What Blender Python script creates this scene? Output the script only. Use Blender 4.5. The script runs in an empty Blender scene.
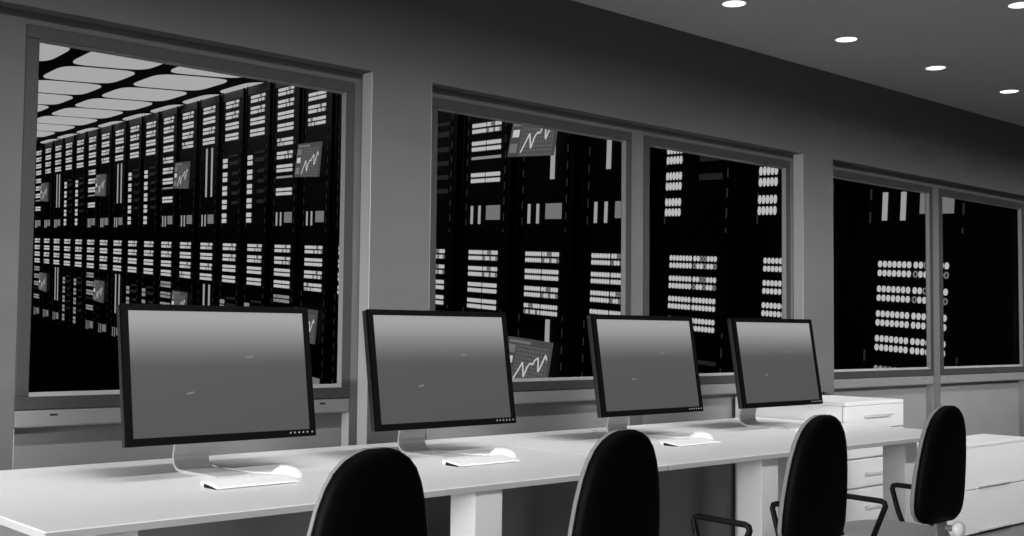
import bpy, bmesh, math, random
from mathutils import Vector, Matrix

random.seed(7)
scene = bpy.context.scene
LINK = scene.collection.objects.link
PI = math.pi

# ----------------------------------------------------------------- helpers
class MB:
    """collects shapes and links them as ONE mesh object"""
    def __init__(self):
        self.v, self.f, self.m, self.s = [], [], [], []

    def add(self, verts, faces, mat=0, smooth=False):
        b = len(self.v)
        self.v += [tuple(p) for p in verts]
        for f in faces:
            self.f.append(tuple(b + i for i in f))
            self.m.append(mat)
            self.s.append(smooth)

    def box(self, x0, x1, y0, y1, z0, z1, mat=0, bev=0.0, seg=2):
        if bev <= 0:
            vs = [(x, y, z) for z in (z0, z1) for y in (y0, y1) for x in (x0, x1)]
            fs = [(0, 2, 3, 1), (4, 5, 7, 6), (0, 1, 5, 4), (2, 6, 7, 3), (0, 4, 6, 2), (1, 3, 7, 5)]
            self.add(vs, fs, mat)
            return
        bm = bmesh.new()
        bmesh.ops.create_cube(bm, size=1.0)
        for v in bm.verts:
            v.co = Vector(((x0 + x1) / 2 + v.co.x * (x1 - x0), (y0 + y1) / 2 + v.co.y * (y1 - y0),
                           (z0 + z1) / 2 + v.co.z * (z1 - z0)))
        bmesh.ops.bevel(bm, geom=list(bm.edges), offset=bev, segments=seg, profile=0.6, affect='EDGES')
        self.bm(bm, mat)

    def bm(self, bm, mat=0, smooth=False):
        bm.verts.index_update()
        self.add([v.co.copy() for v in bm.verts], [[v.index for v in f.verts] for f in bm.faces], mat, smooth)
        bm.free()

    def tube(self, pts, r, n=10, mat=0, cap=True, flat=1.0):
        """round tube along a polyline; r a number or a list"""
        pts = [Vector(p) for p in pts]
        rs = r if isinstance(r, (list, tuple)) else [r] * len(pts)
        rings, up = [], None
        for i, p in enumerate(pts):
            a = pts[i] - pts[i - 1] if i else pts[1] - pts[0]
            b = pts[i + 1] - pts[i] if i < len(pts) - 1 else a
            t = (a.normalized() + b.normalized()).normalized()
            if up is None:
                up = Vector((1, 0, 0)) if abs(t.x) < .8 else Vector((0, 0, 1))
            s = t.cross(up).normalized()
            up = s.cross(t).normalized()
            rings.append([p + (s * math.cos(k * 2 * PI / n) + up * math.sin(k * 2 * PI / n) * flat) * rs[i] for k in range(n)])
        self.loft(rings, mat, cap)

    def loft(self, rings, mat=0, cap=True, smooth=True):
        n = len(rings[0])
        vs = [p for r in rings for p in r]
        fs = [(i * n + k, i * n + (k + 1) % n, (i + 1) * n + (k + 1) % n, (i + 1) * n + k)
              for i in range(len(rings) - 1) for k in range(n)]
        self.add(vs, fs, mat, smooth)
        if cap:
            self.add(rings[0], [tuple(range(n))[::-1]], mat)
            self.add(rings[-1], [tuple(range(n))], mat)

    def lathe(self, prof, cx=0, cy=0, n=24, mat=0, cap=True):
        self.loft([[(cx + r * math.cos(k * 2 * PI / n), cy + r * math.sin(k * 2 * PI / n), z) for k in range(n)]
                   for r, z in prof], mat, cap)

    def ellipsoid(self, c, rx, ry, rz, n=20, m=10, z0=-1.0, mat=0):
        rings = []
        for j in range(m + 1):
            s = z0 + (1 - z0) * j / m
            s = max(-.999, min(.999, s))
            q = math.sqrt(1 - s * s)
            rings.append([(c[0] + rx * q * math.cos(k * 2 * PI / n), c[1] + ry * q * math.sin(k * 2 * PI / n), c[2] + rz * s)
                          for k in range(n)])
        self.loft(rings, mat)

    def build(self, name, mats, parent=None):
        me = bpy.data.meshes.new(name)
        me.from_pydata(self.v, [], self.f)
        for m in (mats if isinstance(mats, (list, tuple)) else [mats]):
            me.materials.append(m)
        me.polygons.foreach_set('material_index', self.m)
        me.polygons.foreach_set('use_smooth', self.s)
        bm = bmesh.new()
        bm.from_mesh(me)
        bmesh.ops.remove_doubles(bm, verts=bm.verts, dist=1e-6)
        bmesh.ops.recalc_face_normals(bm, faces=bm.faces)
        bm.to_mesh(me)
        bm.free()
        me.update()
        o = bpy.data.objects.new(name, me)
        LINK(o)
        if parent is not None:
            o.parent = parent
        return o


def tag(o, label=None, cat=None, group=None, kind=None):
    for k, v in (('label', label), ('category', cat), ('group', group), ('kind', kind)):
        if v:
            o[k] = v
    return o


def thing(name, loc, label, cat, group=None, rz=0.0):
    o = bpy.data.objects.new(name, None)
    o.empty_display_size = .1
    LINK(o)
    o.location = loc
    o.rotation_euler = (0, 0, rz)
    return tag(o, label, cat, group)


def copy_tree(o, parent=None):
    c = o.copy()
    LINK(c)
    if parent is not None:
        c.parent = parent
    for ch in list(o.children):
        copy_tree(ch, c)
    return c


def struct(name, mb, mat, parent=None):
    o = mb.build(name, mat, parent)
    if parent is None:
        o['kind'] = 'structure'
    return o


# --------------------------------------------------------------- materials
def mat(name, val, rough=.5, spec=.5, metal=0.0, noise=0.0, scale=(8, 8, 8), coat=0.0, bump=0.0):
    m = bpy.data.materials.new(name)
    m.use_nodes = True
    nt = m.node_tree
    p = nt.nodes['Principled BSDF']
    p.inputs['Base Color'].default_value = (val, val, val, 1)
    p.inputs['Roughness'].default_value = rough
    p.inputs['Specular IOR Level'].default_value = spec
    p.inputs['Metallic'].default_value = metal
    p.inputs['Coat Weight'].default_value = coat
    if noise > 0 or bump > 0:
        tc = nt.nodes.new('ShaderNodeTexCoord')
        mp = nt.nodes.new('ShaderNodeMapping')
        mp.inputs['Scale'].default_value = scale
        nz = nt.nodes.new('ShaderNodeTexNoise')
        nz.inputs['Scale'].default_value = 1.0
        nz.inputs['Detail'].default_value = 4.0
        nt.links.new(tc.outputs['Object'], mp.inputs['Vector'])
        nt.links.new(mp.outputs['Vector'], nz.inputs['Vector'])
        if noise > 0:
            rp = nt.nodes.new('ShaderNodeMapRange')
            rp.inputs['From Min'].default_value = .3
            rp.inputs['From Max'].default_value = .7
            rp.inputs['To Min'].default_value = val * (1 - noise)
            rp.inputs['To Max'].default_value = val * (1 + noise)
            nt.links.new(nz.outputs['Fac'], rp.inputs['Value'])
            cb = nt.nodes.new('ShaderNodeCombineColor')
            for ch in ('Red', 'Green', 'Blue'):
                nt.links.new(rp.outputs['Result'], cb.inputs[ch])
            nt.links.new(cb.outputs['Color'], p.inputs['Base Color'])
        if bump > 0:
            bp = nt.nodes.new('ShaderNodeBump')
            bp.inputs['Strength'].default_value = bump
            bp.inputs['Distance'].default_value = .002
            nt.links.new(nz.outputs['Fac'], bp.inputs['Height'])
            nt.links.new(bp.outputs['Normal'], p.inputs['Normal'])
    return m


def emit(name, strength, base=.02):
    m = bpy.data.materials.new(name)
    m.use_nodes = True
    p = m.node_tree.nodes['Principled BSDF']
    p.inputs['Base Color'].default_value = (base, base, base, 1)
    p.inputs['Roughness'].default_value = .6
    p.inputs['Specular IOR Level'].default_value = .2
    p.inputs['Emission Color'].default_value = (1, 1, 1, 1)
    p.inputs['Emission Strength'].default_value = strength
    return m


def reflection_glow(name):
    """room reflection on a screen painted as grey glow, paler towards the top"""
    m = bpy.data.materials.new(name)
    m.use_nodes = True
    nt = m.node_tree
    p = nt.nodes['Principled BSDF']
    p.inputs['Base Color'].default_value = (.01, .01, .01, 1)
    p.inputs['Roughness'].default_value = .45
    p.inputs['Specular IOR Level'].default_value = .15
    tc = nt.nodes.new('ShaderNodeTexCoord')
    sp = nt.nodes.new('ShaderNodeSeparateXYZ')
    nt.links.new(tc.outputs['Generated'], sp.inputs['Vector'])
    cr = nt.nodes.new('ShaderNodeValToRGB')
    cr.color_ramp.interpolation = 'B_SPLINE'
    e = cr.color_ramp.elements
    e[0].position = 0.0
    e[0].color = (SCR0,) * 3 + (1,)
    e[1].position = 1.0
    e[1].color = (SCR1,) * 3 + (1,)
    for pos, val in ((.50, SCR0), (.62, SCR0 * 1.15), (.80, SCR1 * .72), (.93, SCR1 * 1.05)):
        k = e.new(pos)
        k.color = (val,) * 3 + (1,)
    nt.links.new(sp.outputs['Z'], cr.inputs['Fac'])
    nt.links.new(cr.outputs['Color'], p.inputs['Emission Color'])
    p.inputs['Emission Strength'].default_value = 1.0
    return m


CEIL_W, CEIL_S, FILL_W, FILL_S, FILL_T = 100.0, 110, 145.0, 70, 14
B_Z, B_T, B_W, B_S = .85, 6, 3.0, 14
W1_Y, W1_R, W1_W, W1_S = 2.3, 45, 44.0, 76
W2_Y, W2_R, W2_W, W2_S = 0.3, 62, 52.0, 44
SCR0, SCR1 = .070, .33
M = dict(
    wall=mat('wall_paint', .102, .75, .25, noise=.05, scale=(3, 3, 7)),
    lowpanel=mat('lower_panel_grey', .20, .7, .25, noise=.04, scale=(3, 3, 9)),
    room=mat('room_paint', .07, .8, .2),
    ceiling=mat('ceiling_paint', .39, .85, .2, noise=.02, scale=(2, 2, 2)),
    floor=mat('floor_vinyl', .16, .45, .4, noise=.05, scale=(4, 4, 4)),
    frame=mat('window_frame_grey', .036, .55, .25),
    bead=mat('glazing_bead_grey', .26, .5, .4),
    sill=mat('sill_grey', .17, .6, .3),
    jamb=mat('jamb_lining_grey', .40, .6, .3),
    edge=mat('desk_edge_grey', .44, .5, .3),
    slot=mat('slot_black', .006, .6, .2),
    laminate=mat('white_laminate', .78, .38, .4, noise=.015, scale=(3, 3, 3)),
    cabinet=mat('cabinet_white', .80, .42, .4),
    legwhite=mat('desk_leg_white', .8, .45, .4),
    steel=mat('brushed_steel', .55, .35, .5, metal=1.0),
    alu=mat('stand_aluminium', .55, .42, .5, metal=.25),
    bezel=mat('bezel_black', .003, .5, .03),
    housing=mat('housing_black', .03, .45, .15),
    button=emit('button_light', .16, .1),
    keys=mat('key_white', .85, .45, .4),
    shell=mat('chair_shell_black', .0015, .55, .05),
    cushion=mat('cushion_grey', .22, .9, .1, noise=.12, scale=(160, 160, 160), bump=.25),
    seat=mat('seat_grey', .42, .9, .1, noise=.12, scale=(160, 160, 160), bump=.25),
    plastic=mat('arm_black_plastic', .004, .45, .2),
    pull=mat('pull_bar_grey', .55, .4, .4),
    knobw=mat('knob_white', .85, .3, .5),
    post=mat('post_grey', .18, .45, .4),
    rack=mat('rack_black', .004, .5, .25),
    racktop=mat('rack_top_grey', .25, .6, .3),
    hall=mat('hall_dark', .012, .8, .1),
    hallceil=mat('hall_ceiling_black', .012, .8, .1),
    hallfloor=mat('hall_floor_black', .003, .9, .0),
    led=emit('indicator_lit', .50),
    leddim=emit('indicator_half_lit', .24),
    ring=emit('indicator_rim', .16),
    bar=emit('status_bar_lit', .33),
    box=emit('status_panel_lit', .17),
    
    faint2=emit('unit_edge_faint', .014),
    panel=emit('luminous_ceiling_panel', .40, .4),
    scr=emit('chart_screen_back', .065),
    scr2=emit('chart_screen_side', .16),
    grid=emit('chart_grid', .15),
    line=emit('chart_line', .55),
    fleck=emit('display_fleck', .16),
    lamp=emit('downlight_lens', 1.6, .8),
    lamprim=mat('downlight_rim', .35, .4, .4),
    black=mat('black_gadget', .006, .4, .4),
)
M['screen'] = reflection_glow('screen_reflection_glow')


def glass():
    m = bpy.data.materials.new('window_glass')
    m.use_nodes = True
    nt = m.node_tree
    nt.nodes.clear()
    out = nt.nodes.new('ShaderNodeOutputMaterial')
    tr = nt.nodes.new('ShaderNodeBsdfTransparent')
    tr.inputs['Color'].default_value = (.97, .97, .97, 1)
    gl = nt.nodes.new('ShaderNodeBsdfGlossy')
    gl.inputs['Roughness'].default_value = .02
    gl.inputs['Color'].default_value = (1, 1, 1, 1)
    fr = nt.nodes.new('ShaderNodeFresnel')
    fr.inputs['IOR'].default_value = 1.03
    mx = nt.nodes.new('ShaderNodeMixShader')
    nt.links.new(fr.outputs['Fac'], mx.inputs['Fac'])
    nt.links.new(tr.outputs['BSDF'], mx.inputs[1])
    nt.links.new(gl.outputs['BSDF'], mx.inputs[2])
    nt.links.new(mx.outputs['Shader'], out.inputs['Surface'])
    return m


M['glass'] = glass()


def dashes(name, strength, period):
    """thin black strip with a column of faintly lit ports"""
    m = emit(name, strength)
    nt = m.node_tree
    p = nt.nodes['Principled BSDF']
    tc = nt.nodes.new('ShaderNodeTexCoord')
    sp = nt.nodes.new('ShaderNodeSeparateXYZ')
    nt.links.new(tc.outputs['Object'], sp.inputs['Vector'])
    d = nt.nodes.new('ShaderNodeMath'); d.operation = 'DIVIDE'; d.inputs[1].default_value = period
    fr = nt.nodes.new('ShaderNodeMath'); fr.operation = 'FRACT'
    gt = nt.nodes.new('ShaderNodeMath'); gt.operation = 'GREATER_THAN'; gt.inputs[1].default_value = .52
    ml = nt.nodes.new('ShaderNodeMath'); ml.operation = 'MULTIPLY'; ml.inputs[1].default_value = strength
    nt.links.new(sp.outputs['Z'], d.inputs[0]); nt.links.new(d.outputs[0], fr.inputs[0])
    nt.links.new(fr.outputs[0], gt.inputs[0]); nt.links.new(gt.outputs[0], ml.inputs[0])
    nt.links.new(ml.outputs[0], p.inputs['Emission Strength'])
    return m


M['faint'] = dashes('port_faint', .02, .20)

# ------------------------------------------------------------------ camera
EYE = Vector((0, 0, 1.16))
Rr = Vector((0.739655, -0.672916, 0.009707))
Ru = Vector((-0.04292, -0.032772, 0.998541))
Rf = Vector((0.671616, 0.738993, 0.053121))
cam = bpy.data.cameras.new('camera')
cam.sensor_width = 36.0
cam.lens = 1165.61 * 36.0 / 1024.0
cam.clip_start = .05
cam.clip_end = 200
co = bpy.data.objects.new('camera', cam)
LINK(co)
mw = Matrix.Identity(4)
for r in range(3):
    mw[r][0], mw[r][1], mw[r][2], mw[r][3] = Rr[r], Ru[r], -Rf[r], EYE[r]
co.matrix_world = mw
scene.camera = co

# ------------------------------------------------------------ room setting
Y0, Y1, Y2, YM_, YB = 3.547, 3.609, 3.655, 3.638, 3.680       # wall face, recess face, panel face, back of the wall
ZC = 2.60
XL, XR, YN = -3.0, 9.0, -4.2
bays = [(-.028, 2.512), (2.792, 5.328), (5.613, 8.150)]
HEAD, ZW0, ZW1, ZS0 = 2.12, .904, 2.08, .850

w = MB()
w.box(XL, XR, Y0, YM_, HEAD, ZC)
edges = [XL] + [x for b in bays for x in b] + [XR]
for i in range(0, len(edges), 2):
    w.box(edges[i], edges[i + 1], Y0, YM_, 0, HEAD)
wins = []
pan = MB()
for a, b in bays:
    mid = {0: 1.221, 1: 4.064, 2: 6.8685}[bays.index((a, b))]
    ml, mr = mid - .043, mid + .043
    ea = .038
    w.box(a, b, Y1, YM_, ZW1, HEAD)
    for x0, x1 in ((a, a + ea), (ml, mr), (b - ea, b)):
        w.box(x0, x1, Y1, YM_, 0, ZW1)
    for x0, x1 in ((a + ea, ml), (mr, b - ea)):
        pan.box(x0 - .02, x1 + .02, Y2, YB, 0, ZS0)
        wins.append((x0, x1))
wf = struct('wall_front', w, M['wall'])
for a, b in bays:                                # pale lining boards on the sides of the recesses
    for xe, sgn in ((a, 1), (b, -1)):
        j = MB(); j.box(min(xe, xe + sgn * .003), max(xe, xe + sgn * .003), Y0 + .002, Y1, .0, HEAD - .001)
        j.build('jamb_lining', M['jamb'], wf)
for x0, x1 in wins:
    for xe, sgn in ((x0, 1), (x1, -1)):
        j = MB(); j.box(min(xe, xe + sgn * .003), max(xe, xe + sgn * .003), Y1 + .002, Y2, .0, ZS0 - .001)
        j.build('jamb_lining', M['jamb'], wf)
pan.build('lower_panel', M['lowpanel'], wf)

n = MB(); n.box(XL - .1, XR + .1, YN - .1, YB, ZC, ZC + .1); struct('ceiling', n, M['ceiling'])
n = MB(); n.box(XL - .1, XR + .1, YN - .1, YB, -.1, 0); struct('floor', n, M['floor'])
n = MB(); n.box(XL - .1, XL, YN - .1, YB, 0, ZC); struct('wall_left', n, M['room'])
n = MB(); n.box(XR, XR + .1, YN - .1, YB, 0, ZC); struct('wall_right', n, M['room'])
n = MB(); n.box(XL, XR, YN - .1, YN, 0, ZC); struct('wall_back', n, M['room'])

for k, (x0, x1) in enumerate(wins):
    root = bpy.data.objects.new('window_%d' % (k + 1), None)
    LINK(root)
    root.location = ((x0 + x1) / 2, Y1, ZW0)
    root['kind'] = 'structure'
    cx, hw, h = 0, (x1 - x0) / 2, ZW1 - ZW0
    fw = .040
    f = MB()
    f.box(-hw, hw, -.005, .026, h - fw, h, bev=.002, seg=1)
    f.box(-hw, hw, -.005, .026, 0, fw, bev=.002, seg=1)
    f.box(-hw, -hw + fw, -.005, .026, fw, h - fw, bev=.002, seg=1)
    f.box(hw - fw, hw, -.005, .026, fw, h - fw, bev=.002, seg=1)
    f.build('frame', M['frame'], root)
    g = MB()                                     # sloping bead from the frame edge to the glass
    o_, i_ = (hw - fw, fw, h - fw), (hw - fw - .004, fw + .012, h - fw - .006)
    A = [(-o_[0], -.004, o_[1]), (o_[0], -.004, o_[1]), (o_[0], -.004, o_[2]), (-o_[0], -.004, o_[2])]
    B = [(-i_[0], 0.019, i_[1]), (i_[0], 0.019, i_[1]), (i_[0], 0.019, i_[2]), (-i_[0], 0.019, i_[2])]
    Cc = [(-o_[0], .025, o_[1]), (o_[0], .025, o_[1]), (o_[0], .025, o_[2]), (-o_[0], .025, o_[2])]
    g.add(A + B + Cc, [(q, (q + 1) % 4, 4 + (q + 1) % 4, 4 + q) for q in range(4)] +
          [(4 + q, 4 + (q + 1) % 4, 8 + (q + 1) % 4, 8 + q) for q in range(4)])
    g.build('glazing_bead', M['bead'], root)
    p = MB()
    p.box(-i_[0] - .003, i_[0] + .003, .020, .024, i_[1] - .004, i_[2] + .004)
    p.build('pane', M['glass'], root)
    s = MB()
    s.box(x0, x1, Y1 - .001, YB, ZS0, ZW0, bev=.006)
    so = struct('trim_%d' % (k + 1), s, M['sill'])
    d = MB()
    sl = .012 if k < 4 else .004
    for xx in ((x0 + .119, x1 - .119) if k < 4 else (x0 + .09, x1 - .112)):
        d.box(xx - sl, xx + sl, Y1 - .0018, Y1 + .004, .8835, .8895)
    d.build('drain_slot', M['slot'], so)

# --------------------------------------------------------------- downlights
proto = None
k = 0
ords = ['nearest', 'second', 'third', 'fourth', 'fifth']
for row, (yy, xs, rowname) in enumerate(((3.085, (4.105, 5.005, 5.889, 6.768), 'in the row along the window wall'),
                                        (2.229, (5.014,), 'in the second row out from the wall'))):
    for j, xx in enumerate(xs):
        lab = ('round recessed ceiling downlight %s, %s' % (rowname, ords[j] + ' one from the camera')) if row == 0 else \
            'round recessed ceiling downlight in the second row, alone at the upper right corner'
        if proto is None:
            t = thing('ceiling_downlight', (xx, yy, ZC), lab, 'ceiling light', 'ceiling downlights')
            r = MB()
            r.lathe([(.053, 0), (.057, 0), (.057, -.002), (.054, -.003), (.0515, -.002), (.0515, 0)], n=32, cap=False)
            r.build('rim', M['lamprim'], t)
            l = MB()
            l.lathe([(.051, -.0005), (.051, -.0015), (.04, -.003), (.02, -.004), (.002, -.0042)], n=32)
            l.build('lens', M['lamp'], t)
            proto = t
        else:
            t = copy_tree(proto)
            t.location = (xx, yy, ZC)
            t['label'] = lab

def area(name, loc, rot, sx, sy, watts, spread=180):
    d = bpy.data.lights.new(name, 'AREA')
    d.shape = 'RECTANGLE'
    d.size, d.size_y = sx, sy
    d.energy = watts
    d.spread = math.radians(spread)
    o = bpy.data.objects.new(name, d)
    LINK(o)
    o.location = loc
    o.rotation_euler = rot
    return o


# the light of all the ceiling downlights together, then unseen lamps added around it
area('downlight_lamp', ((XL + XR) / 2, (3.10 + YN + .3) / 2, ZC - .012), (0, 0, 0), XR - XL - .4, 3.10 - YN - .3, CEIL_W, CEIL_S)
area('added_fill_lamp', (XL + .05, 1.0, .95), (0, -math.radians(90 - FILL_T), 0), 1.3, 4.8, FILL_W, FILL_S)  # unseen lamp added to light faces turned left
area('added_fill_lamp', (3.0, YN + .05, B_Z), (math.radians(90 - B_T), 0, 0), 9.0, .5, B_W, B_S)  # low unseen lamp added to brighten fronts below desk height
area('added_wash_strip', ((XL + XR) / 2, W1_Y, ZC - .03), (math.radians(W1_R), 0, 0), XR - XL - .4, .10, W1_W, W1_S)  # unseen strip added to shape the wall's falloff towards the ceiling
area('added_wash_strip', ((XL + XR) / 2, W2_Y, ZC - .03), (math.radians(W2_R), 0, 0), XR - XL - .4, .10, W2_W, W2_S)  # unseen strip added to brighten surfaces facing the room

# -------------------------------------------------------------------- desks
def make_desk(x0, x1, legs, label):
    yb0, yb1, top, th = 2.408, 3.507, .74, .018
    t = thing('desk', ((x0 + x1) / 2, (yb0 + yb1) / 2, 0), label, 'desk', 'white desks along the window wall')
    ox, oy = (x0 + x1) / 2, (yb0 + yb1) / 2
    b = MB()
    b.box(x0 - ox, x1 - ox, yb0 - oy, yb1 - oy, top - th, top, bev=.0015, seg=1)
    b.build('tabletop', M['laminate'], t)
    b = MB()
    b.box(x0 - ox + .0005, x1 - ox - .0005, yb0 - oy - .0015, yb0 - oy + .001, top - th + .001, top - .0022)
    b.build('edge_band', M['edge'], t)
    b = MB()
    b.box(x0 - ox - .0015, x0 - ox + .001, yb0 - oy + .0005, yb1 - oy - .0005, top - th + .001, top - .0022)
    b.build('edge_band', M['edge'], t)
    for lx, yf in legs:
        for ya in (yf, 3.03):
            l = MB()
            l.box(lx - .05 - ox, lx + .05 - ox, ya - oy, ya + .105 - oy, 0, top - th, bev=.003)
            l.build('leg', M['legwhite'], t)
    return t


make_desk(.913, 2.859, ((1.069, 2.422), (2.124, 2.422)), 'long white desk carrying the two nearest monitors')
make_desk(2.865, 4.83, ((3.459, 2.445), (4.59, 2.53)), 'long white desk in front of the tall drawer cabinet')

# ------------------------------------------------------- drawer box, pedestal
PX0, PX1, PY0, PY1 = 4.842, 5.366, 2.998, 3.632
def handle(parent, cx, y, z, half, name='handle', r=.0035, out=.022):
    h = MB()
    h.tube([(cx - half, y, z - .004), (cx - half, y - out * .8, z), (cx - half + .012, y - out, z), (cx + half - .012, y - out, z),
            (cx + half, y - out * .8, z), (cx + half, y, z - .004)], r, 8)
    return h.build(name, M['pull'], parent)


t = thing('drawer_cabinet', ((PX0 + PX1) / 2, PY0, 0), 'tall white drawer cabinet with steel handles at the far end of the desks', 'drawer cabinet')
ox, oy, ctop = (PX0 + PX1) / 2, PY0, .8355
b = MB()
b.box(PX0 - ox, 5.280 - ox, .021, PY1 - oy, .03, ctop - .0185)
b.build('body', M['cabinet'], t)
b = MB()
b.box(PX0 - ox, PX1 - ox, 0, 3.540 - oy, ctop - .018, ctop, bev=.003)
b.box(PX0 - ox, 5.280 - ox, 3.5405 - oy, PY1 - oy, ctop - .018, ctop)
b.build('top', M['cabinet'], t)
b = MB()
b.box(PX0 + .02 - ox, 5.26 - ox, .05, PY1 - .02 - oy, 0, .0295)
b.build('plinth', M['slot'], t)
for z0, z1, hz in ((.706, ctop - .020, .7695), (.571, .700, .634), (.433, .563, .498), (.260, .425, .341), (.034, .252, .17)):
    b = MB()
    b.box(PX0 - ox, PX1 - ox, 0, .0185, z0, z1, bev=.003)
    d = b.build('drawer', M['cabinet'], t)
    handle(d, .014, 0, hz, .110)

b = MB()                                          # small black gadget lying on the box
b.box(-.03, .03, -.02, .02, 0, .012, bev=.004)
b.add([(-.026, -.016, .011), (.020, -.016, .011), (.020, .016, .011), (-.026, .016, .011), (-.026, -.014, .026), (-.006, -.014, .020), (-.006, .014, .020), (-.026, .014, .026)],
      [(0, 1, 2, 3), (4, 5, 6, 7), (0, 1, 5, 4), (1, 2, 6, 5), (2, 3, 7, 6), (3, 0, 4, 7)])
g = b.build('desk_gadget', M['black'])
tag(g, 'small black wedge-shaped gadget on top of the white drawer cabinet', 'gadget')
g.location = (5.345, 3.425, ctop)
g.scale = (.7, .7, .7)
g.rotation_euler = (0, 0, -.35)

# --------------------------------------------------------------- low cabinets
def low_cabinet(x0, x1, label):
    yf, yb, h = 3.222, 3.505, .529
    cx = (x0 + x1) / 2
    t = thing('low_cabinet', (cx, yf, 0), label, 'cabinet', 'low white drawer cabinets')
    hw = (x1 - x0) / 2 - .001
    b = MB(); b.box(-hw, hw, .021, yb - yf, .012, h - .020); b.build('body', M['cabinet'], t)
    b = MB(); b.box(-hw, hw, -.004, yb - yf, h - .019, h, bev=.002); b.build('top', M['cabinet'], t)
    b = MB(); b.box(-hw + .01, hw - .01, .03, yb - yf - .02, 0, .011); b.build('plinth', M['slot'], t)
    for z0, z1 in ((.268, h - .021), (.014, .263)):
        b = MB(); b.box(-hw, hw, 0, .019, z0, z1, bev=.002); d = b.build('drawer', M['cabinet'], t)
        hb = MB(); hb.box(-.195, .195, -.010, 0, z0 + .004, z0 + .014, bev=.002); hb.build('handle', M['pull'], d)
    return t


low_cabinet(5.46, 6.36, 'low white drawer cabinet mostly behind the last chair')
low_cabinet(6.36, 7.26, 'low white two-drawer cabinet under the last windows, right of the chairs')

# ------------------------------------------------------------------ monitors
def make_monitor(c, label):
    YM, ZB = 3.0, .838
    t = thing('monitor', (c, YM, .74), label, 'monitor', 'black monitors on the desks')
    W, H, D = .592, .389, .034
    tilt = math.atan2(.06, .376)
    ct, st = math.cos(tilt), math.sin(tilt)
    def P(x, d, h):                                # d: back from the screen, h: up the screen
        return Vector((x, h * st + d * ct, ZB - .74 + h * ct - d * st))
    def tb(mb, x0, x1, d0, d1, h0, h1, bev=0, m=0):
        q = MB(); q.box(x0, x1, d0, d1, h0, h1, bev=bev)
        mb.add([P(*v) for v in q.v], q.f, m)
    bz, bt, bb = .0195, .018, .021
    f = MB()
    tb(f, -W / 2, -W / 2 + bz, 0, .012, bb, H - bt)
    tb(f, W / 2 - bz, W / 2, 0, .012, bb, H - bt)
    tb(f, -W / 2, W / 2, 0, .012, H - bt, H)
    tb(f, -W / 2, W / 2, 0, .012, 0, bb)
    f.build('bezel', M['bezel'], t)
    h = MB()
    tb(h, -W / 2 + .0005, W / 2 - .0005, .012, D, .0005, H - .0005, bev=.004)
    tb(h, -W / 2 + .09, W / 2 - .09, D - .002, D + .016, .07, H - .07, bev=.006)
    h.build('back_housing', M['housing'], t)
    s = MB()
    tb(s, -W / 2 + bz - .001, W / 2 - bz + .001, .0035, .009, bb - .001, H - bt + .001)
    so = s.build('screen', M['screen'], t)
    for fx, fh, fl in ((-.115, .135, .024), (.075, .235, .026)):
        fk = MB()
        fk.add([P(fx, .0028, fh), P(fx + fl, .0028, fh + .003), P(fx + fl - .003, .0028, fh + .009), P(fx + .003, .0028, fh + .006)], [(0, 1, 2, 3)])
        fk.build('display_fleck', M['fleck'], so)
    for q in range(6):
        bu = MB()
        x = W / 2 - .088 + q * .0145 + (.002 if q == 5 else 0)
        ring = [P(x + .0027 * math.cos(a * PI / 4), -.0012, .0125 + .0027 * math.sin(a * PI / 4)) for a in range(8)]
        ring2 = [P(x + .0029 * math.cos(a * PI / 4), .001, .0125 + .0029 * math.sin(a * PI / 4)) for a in range(8)]
        bu.loft([ring2, ring])
        bu.build('button', M['button'], t)
    # bent sheet stand: foot on the desk, curve, neck leaning forward to the housing
    prof = [(-.060, .004), (.100, .004), (.150, .004), (.172, .007), (.188, .016), (.196, .030), (.198, .048), (.190, .075), (.150, .150), (.118, .215)]
    th = .0075
    hwid = .056
    L, Rg = [], []
    pts = [Vector((0, a, b)) for a, b in prof]
    rings = []
    for i, p in enumerate(pts):
        a = pts[max(i - 1, 0)]; b2 = pts[min(i + 1, len(pts) - 1)]
        tg = (b2 - a).normalized()
        nn = Vector((0, -tg.z, tg.y))
        wv = hwid * (.90 if i == 0 else .95 if i == 1 else 1.0)
        q0, q1 = p - nn * th / 2, p + nn * th / 2
        wv = max(wv, .01)
        rings.append([(-wv - .01, q0.y, q0.z), (wv - .01, q0.y, q0.z), (wv - .01, q1.y, q1.z), (-wv - .01, q1.y, q1.z)])
    sm = MB()
    sm.loft(rings, smooth=False)
    sm.build('stand', M['alu'], t)
    return t


MX = (1.6425, 2.458, 3.492, 4.360)
mlab = ('black monitor nearest the camera, largest in view, at the left end of the desks',
        'black monitor on the near desk, second from the left, behind the nearest chair',
        'black monitor third from the left, behind the second chair',
        'black monitor in front of the tall white drawer cabinet, farthest from the camera')
for c, l in zip(MX, mlab):
    make_monitor(c, l)

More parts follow.
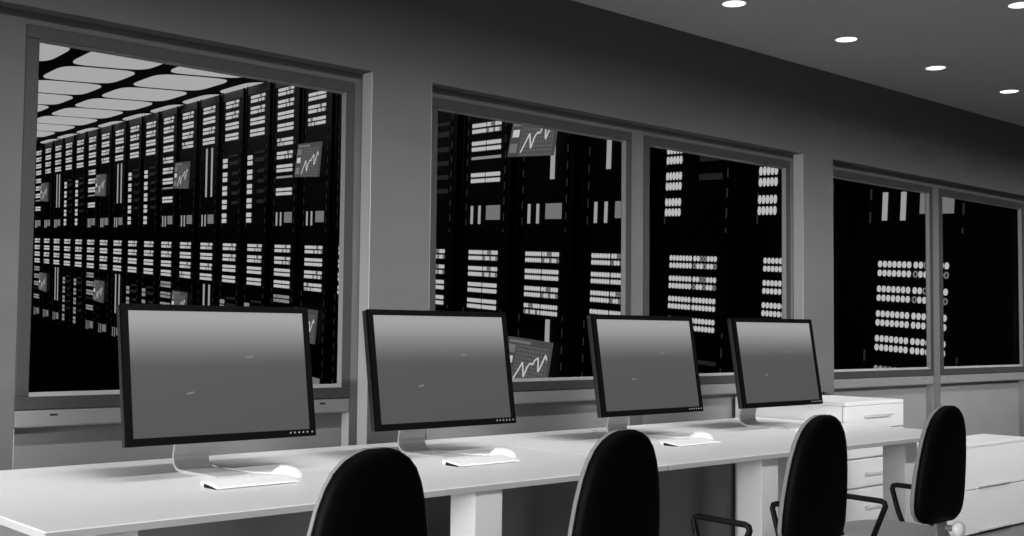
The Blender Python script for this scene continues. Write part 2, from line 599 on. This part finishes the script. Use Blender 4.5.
# ----------------------------------------------------------- keyboards, mice
kp = None
klab = ('slim white keyboard in front of the nearest monitor', 'slim white keyboard in front of the second monitor, right of the nearest chair',
        'slim white keyboard right of the second chair, before the third monitor',
        'slim white keyboard mostly hidden behind the third chair, before the last monitor')
plab = ('white mouse beside the nearest monitor’s keyboard', 'white mouse beside the second monitor’s keyboard',
        'white mouse right of the second chair on the far desk', 'white mouse hidden behind the third chair, before the last monitor')
mp_ = None
for i, c in enumerate(MX):
    if kp is None:
        t = thing('keyboard', (c - .040, 2.750, .74), klab[i], 'keyboard', 'white keyboards')
        L_, D_ = .122, .086
        b = MB()
        z0, z1 = .0025, .0125
        vs = []
        for x in (-L_, L_):
            vs += [(x, 0, z0), (x, D_, z1), (x, D_, z1 + .004), (x, 0, z0 + .004)]
        b.add(vs, [(0, 1, 2, 3), (4, 7, 6, 5), (0, 4, 5, 1), (1, 5, 6, 2), (2, 6, 7, 3), (3, 7, 4, 0)])
        b.build('plate', M['keys'], t)
        b = MB()
        b.tube([(-L_ - .002, D_ - .004, .0068), (L_ + .002, D_ - .004, .0068)], .0058, 14)
        b.build('battery_tube', M['keys'], t)
        b = MB()
        b.add([(x, y, z) for x in (-L_ - .0006, L_ + .0006) for y, z in ((.016, 0), (D_ - .014, 0), (D_ - .014, z1 - .003), (.016, z0 + .001))], [(0, 1, 2, 3), (4, 7, 6, 5), (0, 4, 5, 1), (1, 5, 6, 2), (2, 6, 7, 3), (3, 7, 4, 0)])
        b.build('shade_wedge', M['slot'], t)  # black wedge stands in for the shade below the raised plate
        b = MB()
        for r in range(5):
            nk = 13
            for q in range(nk):
                x = -L_ + .006 + q * (2 * L_ - .012) / nk
                y = .005 + r * .0128
                zz = z0 + .004 + (z1 - z0) * y / D_
                wd = (2 * L_ - .012) / nk - .0012
                sl = (z1 - z0) / D_ * .0115
                b.add([(x, y, zz), (x + wd, y, zz), (x + wd, y + .0115, zz + sl), (x, y + .0115, zz + sl),
                       (x + .0003, y + .0003, zz + .0008), (x + wd - .0003, y + .0003, zz + .0008), (x + wd - .0003, y + .0112, zz + sl + .0008), (x + .0003, y + .0112, zz + sl + .0008)],
                      [(4, 5, 6, 7), (0, 1, 5, 4), (1, 2, 6, 5), (2, 3, 7, 6), (3, 0, 4, 7)])
        b.build('keys', M['keys'], t)
        kp = t
        t = thing('mouse', (c + .118, 2.872, .74), plab[i], 'mouse', 'white mice')
        b = MB(); b.ellipsoid((0, 0, .004), 0.038, .054, .029, 26, 10, z0=-.12)
        b.build('shell', M['keys'], t)
        b = MB(); b.ellipsoid((0, .030, .0265), .004, .007, .005, 10, 6); b.build('scroll_ball', M['keys'], t)
        b = MB()
        b.tube([(0, .052, .008), (-.012, .075, .004), (-.030, .12, .0028), (-.042, .20, .0025), (-.042, .30, .0025), (-.03, .42, .0025), (-.03, .55, .0025)], .0024, 8)
        b.build('cable', M['keys'], t)
        mp_ = t
    else:
        t = copy_tree(kp); t.location = (c - .040, 2.750, .74); t['label'] = klab[i]
        t = copy_tree(mp_); t.location = (c + .118, 2.872, .74); t['label'] = plab[i]

# -------------------------------------------------------------------- chairs
HW = [(.545, .080), (.550, .108), (.560, .134), (.578, .153), (.605, .163), (.650, .164), (.70, .160), (.76, .151), (.815, .138), (.855, .123), (.885, .105),
      (.906, .082), (.920, .054), (.927, .028)]
def outline(sc, dz=0):
    zc = .72
    right = [(h * sc, zc + (z - zc) * (1 - (1 - sc) * .75) + dz) for z, h in HW]
    return [(x * .90, z) for x, z in right] + [(-x * .90, z) for x, z in right[::-1]]


def make_chair(loc, label):
    t = thing('office_chair', loc, label, 'chair', 'black office chairs at the desks')
    yb = -.215
    def P(x, y, z):
        return (x, yb + y + .016 * ((x / .16) ** 2) * .8 - .09 * (z - .60), z)
    sh = MB()
    sh.loft([[P(x, y, z) for x, z in outline(s)] for s, y in ((.99, .004), (1.0, -.004), (.985, -.014), (.93, -.021), (.80, -.025), (.5, -.027), (.15, -.027))])
    sh.build('back_shell', M['shell'], t)
    cu = MB()
    cu.loft([[P(x, y, z) for x, z in outline(s)] for s, y in ((.985, .0045), (1.0, .008), (1.0, .014), (.97, .020), (.88, .025), (.6, .028), (.15, .029))])
    cu.build('back_cushion', M['cushion'], t)
    se = MB()
    n_ = 40
    def sq(r, z, p=3.2):
        o = []
        for k in range(n_):
            a = 2 * PI * k / n_
            c_, s_ = math.cos(a), math.sin(a)
            q = (abs(c_) ** p + abs(s_) ** p) ** (-1 / p)
            o.append((.215 * r * q * c_, .005 + .205 * r * q * s_, z - .012 * max(0, s_) ** 2))
        return o
    se.loft([sq(.90, .450), sq(.98, .455), sq(1.0, .468), sq(1.0, .478), sq(.97, .490), sq(.88, .499), sq(.6, .504), sq(.1, .505)])
    se.build('seat', M['seat'], t)
    pn = MB(); pn.loft([sq(.80, .432), sq(.88, .438), sq(.9, .449)]); pn.build('seat_pan', M['plastic'], t)
    for sx in (-1, 1):
        a = MB()
        x = .195 * sx
        pts = [(x * .75, -.02, .443), (x * .98, -.04, .452), (x, -.085, .50), (x, -.130, .605), (x, -.127, .616), (x, -.115, .621),
               (x, .05, .624), (x, .064, .620), (x, .068, .608), (x, .045, .53), (x, .010, .452), (x * .75, -.0, .443)]
        a.tube(pts, .0092, 12)
        a.build('armrest', M['plastic'], t)
    sp = MB()
    sp.loft([[(dx * wv + .022, y + dy * .006, z + dz * .0) for dx, dy, dz in ((-1, -1, 0), (1, -1, 0), (1, 1, 0), (-1, 1, 0))]
             for wv, y, z in ((.034, -.05, .438), (.034, -.17, .430), (.034, -.198, .45), (.034, -.206, .50), (.032, -.200, .56), (.030, -.190, .64))], smooth=False)
    sp.tube([(.040, -.205, .522), (.074, -.238, .522)], .010, 10)
    sp.build('back_bracket', M['post'], t)
    kn = MB()
    kn.ellipsoid((.072, -.240, .519), .027, .020, .027, 24, 12)
    kn.build('knob', M['knobw'], t)
    col = MB()
    col.lathe([(.05, .432), (.05, .405), (.030, .40), (.030, .25), (.022, .25), (.022, .11)], n=20)
    col.build('gas_column', M['plastic'], t)
    for k_ in range(5):
        a_ = 2 * PI * k_ / 5 + .3
        ca, sa = math.cos(a_), math.sin(a_)
        l = MB()
        l.tube([(0, 0, .105), (.05 * ca, .05 * sa, .105), (.16 * ca, .16 * sa, .092), (.255 * ca, .255 * sa, .074)], [.028, .026, .020, .014], 10)
        lo = l.build('base_leg', M['plastic'], t)
        c_ = MB()
        for s_ in (-1, 1):
            ox_, oy_ = -sa * .014 * s_, ca * .014 * s_
            c_.tube([(.25 * ca + ox_ - sa * .006, .25 * sa + oy_ + ca * .006, .027), (.25 * ca + ox_ + sa * .006, .25 * sa + oy_ - ca * .006, .027)], .027, 16)
        c_.tube([(.25 * ca, .25 * sa, .03), (.25 * ca, .25 * sa, .078)], .008, 8)
        c_.build('caster', M['plastic'], lo)
    return t


clab = ('black-backed office chair nearest the camera, in front of the second monitor',
        'black-backed office chair in front of the third monitor, second nearest the camera',
        'black-backed office chair with loop armrests before the last monitor, third from the camera',
        'black-backed office chair at the far end, with white knob and grey seat showing')
ch = None
for x, l in zip((1.350, 2.069, 2.906, 3.630), clab):
    if ch is None:
        ch = make_chair((x, 2.115, 0), l)
    else:
        c_ = copy_tree(ch); c_.location = (x, 2.115, 0); c_['label'] = l

# ------------------------------------------------------- server hall, racks
S = 38.0
A = Vector((-0.0051508, -0.0350380, -0.0023269)) * S       # one rack along the row
B = Vector((0.0002394, 0.0004488, -0.0056191)) * S         # one unit down a rack
C0 = EYE + Vector((0.3657672, 1.0100615, 0.1490357)) * S
Nn = Vector((A.y, -A.x, 0)).normalized()                   # out of the rack fronts, into the aisle
if Nn.x > 0:
    Nn = -Nn
VB, VBOT = 13.2, 26.2
def hp(u, v, d=0.0):
    return C0 + A * u + B * v + Nn * d


class HB(MB):
    """mesh builder in rack coordinates, measured from the foot of rack 0"""
    o = hp(0, VBOT)
    def hbox(self, u0, u1, v0, v1, d0, d1, m=0):
        vs = [hp(u, v, d) - self.o for v in (v0, v1) for d in (d0, d1) for u in (u0, u1)]
        self.add(vs, [(0, 2, 3, 1), (4, 5, 7, 6), (0, 1, 5, 4), (2, 6, 7, 3), (0, 4, 6, 2), (1, 3, 7, 5)], m)
    def hdisc(self, u, v, ru, rv, d0, d1, m=0, n=10):
        r0 = [hp(u + ru * math.cos(2 * PI * k / n), v + rv * math.sin(2 * PI * k / n), d0) - self.o for k in range(n)]
        r1 = [hp(u + ru * math.cos(2 * PI * k / n), v + rv * math.sin(2 * PI * k / n), d1) - self.o for k in range(n)]
        self.add(r0 + r1, [(k, (k + 1) % n, n + (k + 1) % n, n + k) for k in range(n)] + [tuple(range(n, 2 * n))], m)
    def hring(self, u, v, ru, rv, d0, d1, m=0, n=12):
        rr = []
        for s in (1.0, .62):
            for d in (d0, d1):
                rr.append([hp(u + ru * s * math.cos(2 * PI * k / n), v + rv * s * math.sin(2 * PI * k / n), d) - self.o for k in range(n)])
        o0, o1, i0, i1 = rr
        self.add(o0 + o1 + i1 + i0, [(j * n + k, j * n + (k + 1) % n, (j + 1) * n + (k + 1) % n, (j + 1) * n + k) for j in range(3) for k in range(n)], m)


F = .012                                                   # how far the lights stand proud
def light_row(root, v, pattern, lit, n_led=14, u0=.0, base='indicator_row', ry=.135, gap=.36):
    b = HB()
    for r in range(2):
        for q in range(n_led):
            u = u0 + .0165 + q * .0370 + (.012 if q >= 7 else 0)
            vv = v + .15 + r * gap
            ringed = pattern == 'A' and ((r == 0 and q in (9, 10)) or (r == 1 and q in (7, 10, 13)))
            ringed = ringed or (pattern == 'C' and ((r == 0 and q in (2, 3)) or (r == 1 and q in (0, 2, 5))))
            if ringed:
                b.hring(u, vv, .0160, ry, .001, F, 1)
            else:
                b.hdisc(u, vv, .0138, ry, .001, F, 0)
    return b.build(base, [lit, M['ring']], root)


def chart_screen(root, v):
    """tilted flat monitor showing a zigzag chart on a grid"""
    TL, TR, BR, BL = (-.27, v), (.42, v + .05), (.30, v + 2.75), (-.42, v + 2.60)
    def Q(s, q, d=0.0):
        a0 = TL[0] + (TR[0] - TL[0]) * s; a1 = TL[1] + (TR[1] - TL[1]) * s
        b0 = BL[0] + (BR[0] - BL[0]) * s; b1 = BL[1] + (BR[1] - BL[1]) * s
        return hp(a0 + (b0 - a0) * q + .13, a1 + (b1 - a1) * q, .10 - .03 * q + d) - HB.o
    def slab(b, s0, s1, q0, q1, d0, d1, m=0):
        vs = [Q(s, q, d) for d in (d0, d1) for q in (q0, q1) for s in (s0, s1)]
        b.add(vs, [(0, 1, 3, 2), (4, 6, 7, 5), (0, 4, 5, 1), (2, 3, 7, 6), (0, 2, 6, 4), (1, 5, 7, 3)], m)
    def stroke(b, pts, wd, d, m=0):
        for (s0, q0), (s1, q1) in zip(pts, pts[1:]):
            ds, dq = s1 - s0, q1 - q0
            l = math.hypot(ds, dq) or 1
            ns, nq = -dq / l * wd, ds / l * wd
            b.add([Q(s0 - ns, q0 - nq, d), Q(s1 - ns, q1 - nq, d), Q(s1 + ns, q1 + nq, d), Q(s0 + ns, q0 + nq, d)], [(0, 1, 2, 3)], m)
    b = HB(); slab(b, 0, 1, 0, 1, -.035, 0)
    so = b.build('chart_screen', M['scr'], root)
    b = HB()
    slab(b, .03, .22, .16, .34, .001, .003); slab(b, .03, .20, .72, .92, .001, .003); slab(b, .06, .56, .05, .11, .001, .003)
    b.build('text_block', M['scr2'], so)
    b = HB()
    slab(b, .05, .20, .42, .58, .001, .004)
    b.build('icon', M['line'], so)
    b = HB()
    for k in range(12):
        s = .27 + .70 * k / 11
        stroke(b, [(s, .16), (s, .97)], .0045, .002)
    for k in range(10):
        q = .16 + .81 * k / 9
        stroke(b, [(.27, q), (.97, q)], .0055, .0022)
    b.build('chart_grid', M['grid'], so)
    b = HB()
    stroke(b, [(.30, .92), (.40, .66), (.45, .52), (.52, .84), (.57, .60), (.63, .50), (.67, .54), (.72, .42), (.78, .36), (.82, .66), (.87, .50), (.93, .28), (.97, .38)], .015, .005)
    b.build('chart_line', M['line'], so)
    b = HB()
    b.hbox(.12, .22, v + .9, v + 1.7, .0, .05)
    b.build('screen_arm', M['rack'], so)


def make_rack(kind):
    root = bpy.data.objects.new('server_rack', None)
    LINK(root)
    b = HB()
    b.hbox(-.155, .735, -.55, VBOT, -.85, 0)
    b.hbox(-.150, -.125, -.9, VBOT, -.02, .02); b.hbox(.705, .730, -.9, VBOT, -.02, .02)
    b.build('cabinet', M['rack'], root)
    b = HB(); b.hbox(.735, .832, -.92, VBOT, -.80, -.03); b.build('cable_channel', M['rack'], root)
    b = HB(); b.hbox(-.125, .705, -.88, -.12, -.80, .004); b.build('top_panel', M['racktop'], root)
    for blk in (0, VB):
        for side in (-.085, .60):
            b = HB()
            b.hbox(side, side + .012, blk + 3.6, blk + 12.1, 0, .006)
            b.build('port_strip', M['faint'], root)
    for blk in (0, VB):
        low = blk > 0
        pats = ('A', 'A', 'B', 'B') if kind in ('column', 'rows') else ('A', 'B', 'A', 'B') if kind == 'bars' else ('A', 'B', 'A', 'C')
        for k in range(4):
            light_row(root, blk + k, pats[k], M['led'])
        lit = M['leddim'] if low else M['led']
        if kind == 'rows':
            for k, v in enumerate((4.22, 5.34, 6.45, 8.41)):
                light_row(root, blk + v, 'BABB'[k] if k else 'C', lit)
            b = HB(); b.hbox(0, .53, blk + 7.43, blk + 7.60, 0, .008); b.build('unit_edge', M['leddim'] if not low else M['faint2'], root)
        elif kind == 'column':
            for k in range(5):
                light_row(root, blk + 5.34 + k * 1.28, 'B', lit, 5, -.075, ry=.20, gap=.50)
            b = HB()
            b.hbox(.17, .55, blk + 5.0, blk + 5.2, 0, .008); b.hbox(.20, .55, blk + 5.6, blk + 5.95, 0, .008)
            for k in range(4):
                b.hbox(.30, .55, blk + 6.6 + k * .9, blk + 6.9 + k * .9, 0, .006)
            b.build('unit_edge', M['faint2'], root)
        elif kind == 'bars':
            for u in (.19, .43):
                b = HB(); b.hbox(u - .028, u + .028, blk + 4.05, blk + 8.75, 0, .010); b.build('status_bar', M['bar'], root)
        elif kind in ('screen', 'screen_bar'):
            if kind == 'screen_bar':
                b = HB(); b.hbox(.355, .415, blk + 3.85, blk + 9.1, 0, .010); b.build('status_bar', M['bar'], root)
            chart_screen(root, blk + 5.05)
        for u in (.035, .175) if kind != 'column' else ():
            b = HB(); b.hbox(u - .018, u + .018, blk + 10.47, blk + 11.6, 0, .010)
            b.build('status_bar', M['bar'] if not low else M['box'], root)
        if kind == 'column':
            continue
        b = HB(); b.hbox(.30, .54, blk + 10.47, blk + 11.35, 0, .010); b.build('status_panel', M['box'] if not low else M['scr2'], root)
    return root


kinds = ['rows', 'screen', 'bars', 'column', 'column']
what = {'rows': 'black server rack with eight light rows per tier', 'screen': 'black server rack with tilted chart screens',
        'screen_bar': 'black server rack with chart screens and one light bar above them', 'bars': 'black server rack with two tall light bars', 'column': 'black server rack with a narrow column of lights'}
nth = ['first', 'second', 'third', 'fourth', 'fifth', 'sixth', 'seventh', 'eighth', 'ninth', 'tenth']
protos, seen = {}, {}
count = {k: sum(1 for i in range(26) if kinds[i % 5] == k) for k in what}
for i in range(26):
    kd = 'screen_bar' if i == 21 else kinds[i % 5]
    seen[kd] = seen.get(kd, 0) + 1
    if kd not in protos:
        r = protos[kd] = make_rack(kd)
    else:
        r = copy_tree(protos[kd])
    r.location = HB.o + A * i
    tag(r, what[kd] if kd == 'screen_bar' else '%s, %s such from the far left end' % (what[kd], nth[seen[kd] - 1]), 'server rack', 'server racks in a row behind the windows')

# luminous ceiling over the racks
VCEIL = -1.0
def skew(u, v, ww):
    return hp(u - .24 * (ww + .6), v, ww)
def superquad(u0, u1, w0, w1, v, n=64, p=5.0):
    o = []
    for k in range(n):
        a = 2 * PI * k / n
        c_, s_ = math.cos(a), math.sin(a)
        q = (abs(c_) ** p + abs(s_) ** p) ** (-1 / p)
        o.append(skew((u0 + u1) / 2 + (u1 - u0) / 2 * q * c_, v, (w0 + w1) / 2 + (w1 - w0) / 2 * q * s_))
    return o
def to_px(P):
    d = P - EYE
    z = d.dot(Rf)
    return 512 + 1165.6 * d.dot(Rr) / z, 268 - 1165.6 * d.dot(Ru) / z
pm = 0
for kw in range(-1, 3):
    for ku in range(0, 13):
        u0, w0 = .66 + 1.74 * ku, .311 + 1.578 * kw
        px = [to_px(skew(u, VCEIL, ww)) for u in (u0, u0 + 1.74) for ww in (w0, w0 + 1.578)]
        if max(p[0] for p in px) < 36 or min(p[0] for p in px) > 262 or max(p[1] for p in px) < 44:
            continue
        b = MB()
        org = skew(u0 + .87, VCEIL, w0 + .789)
        lo_ = [p - org for p in superquad(u0 + .10, u0 + 1.64, w0 + .16, w0 + 1.418, VCEIL + .04)]
        hi_ = [p - org for p in superquad(u0 + .10, u0 + 1.64, w0 + .16, w0 + 1.418, VCEIL - .10)]
        b.loft([hi_, lo_], smooth=False)
        o = b.build('luminous_ceiling_panel', M['panel'])
        o.location = org
        tag(o, 'rounded rectangular luminous panel in the black grid ceiling of the server hall', 'ceiling panel', 'luminous panels over the server racks')
        pm += 1

def hall_slab(name, u0, u1, v0, v1, d0, d1, m):
    b = MB()
    vs = [hp(u, v, d) for v in (v0, v1) for d in (d0, d1) for u in (u0, u1)]
    b.add(vs, [(0, 2, 3, 1), (4, 5, 7, 6), (0, 1, 5, 4), (2, 6, 7, 3), (0, 4, 6, 2), (1, 3, 7, 5)])
    return struct(name, b, m)
hall_slab('ceiling_server_hall', -1.6, 25.2, VCEIL - .7, VCEIL - .02, -1.2, 9.0, M['hallceil'])
hall_slab('floor_server_hall', -1.6, 25.2, VBOT, VBOT + .6, -1.2, 9.0, M['hallfloor'])
hall_slab('wall_server_hall_end', -1.8, -1.6, VCEIL - .7, VBOT + .6, -1.2, 9.0, M['hall'])
hall_slab('wall_server_hall_side', -1.6, 25.2, VCEIL - .7, VBOT + .6, 9.0, 9.2, M['hall'])

# -------------------------------------------------------------------- render
wd = bpy.data.worlds.new('world')
scene.world = wd
wd.use_nodes = True
wd.node_tree.nodes['Background'].inputs['Color'].default_value = (.0, .0, .0, 1)
wd.node_tree.nodes['Background'].inputs['Strength'].default_value = 0.0
scene.view_settings.view_transform = 'Standard'
scene.view_settings.look = 'None'
scene.view_settings.gamma = 1.0
scene.view_settings.use_curve_mapping = False
scene.view_settings.exposure = 0.0
scene.cycles.use_denoising = True
scene.cycles.max_bounces = 8
scene.cycles.diffuse_bounces = 5
scene.cycles.transparent_max_bounces = 12
scene.cycles.caustics_reflective = False
scene.cycles.caustics_refractive = False
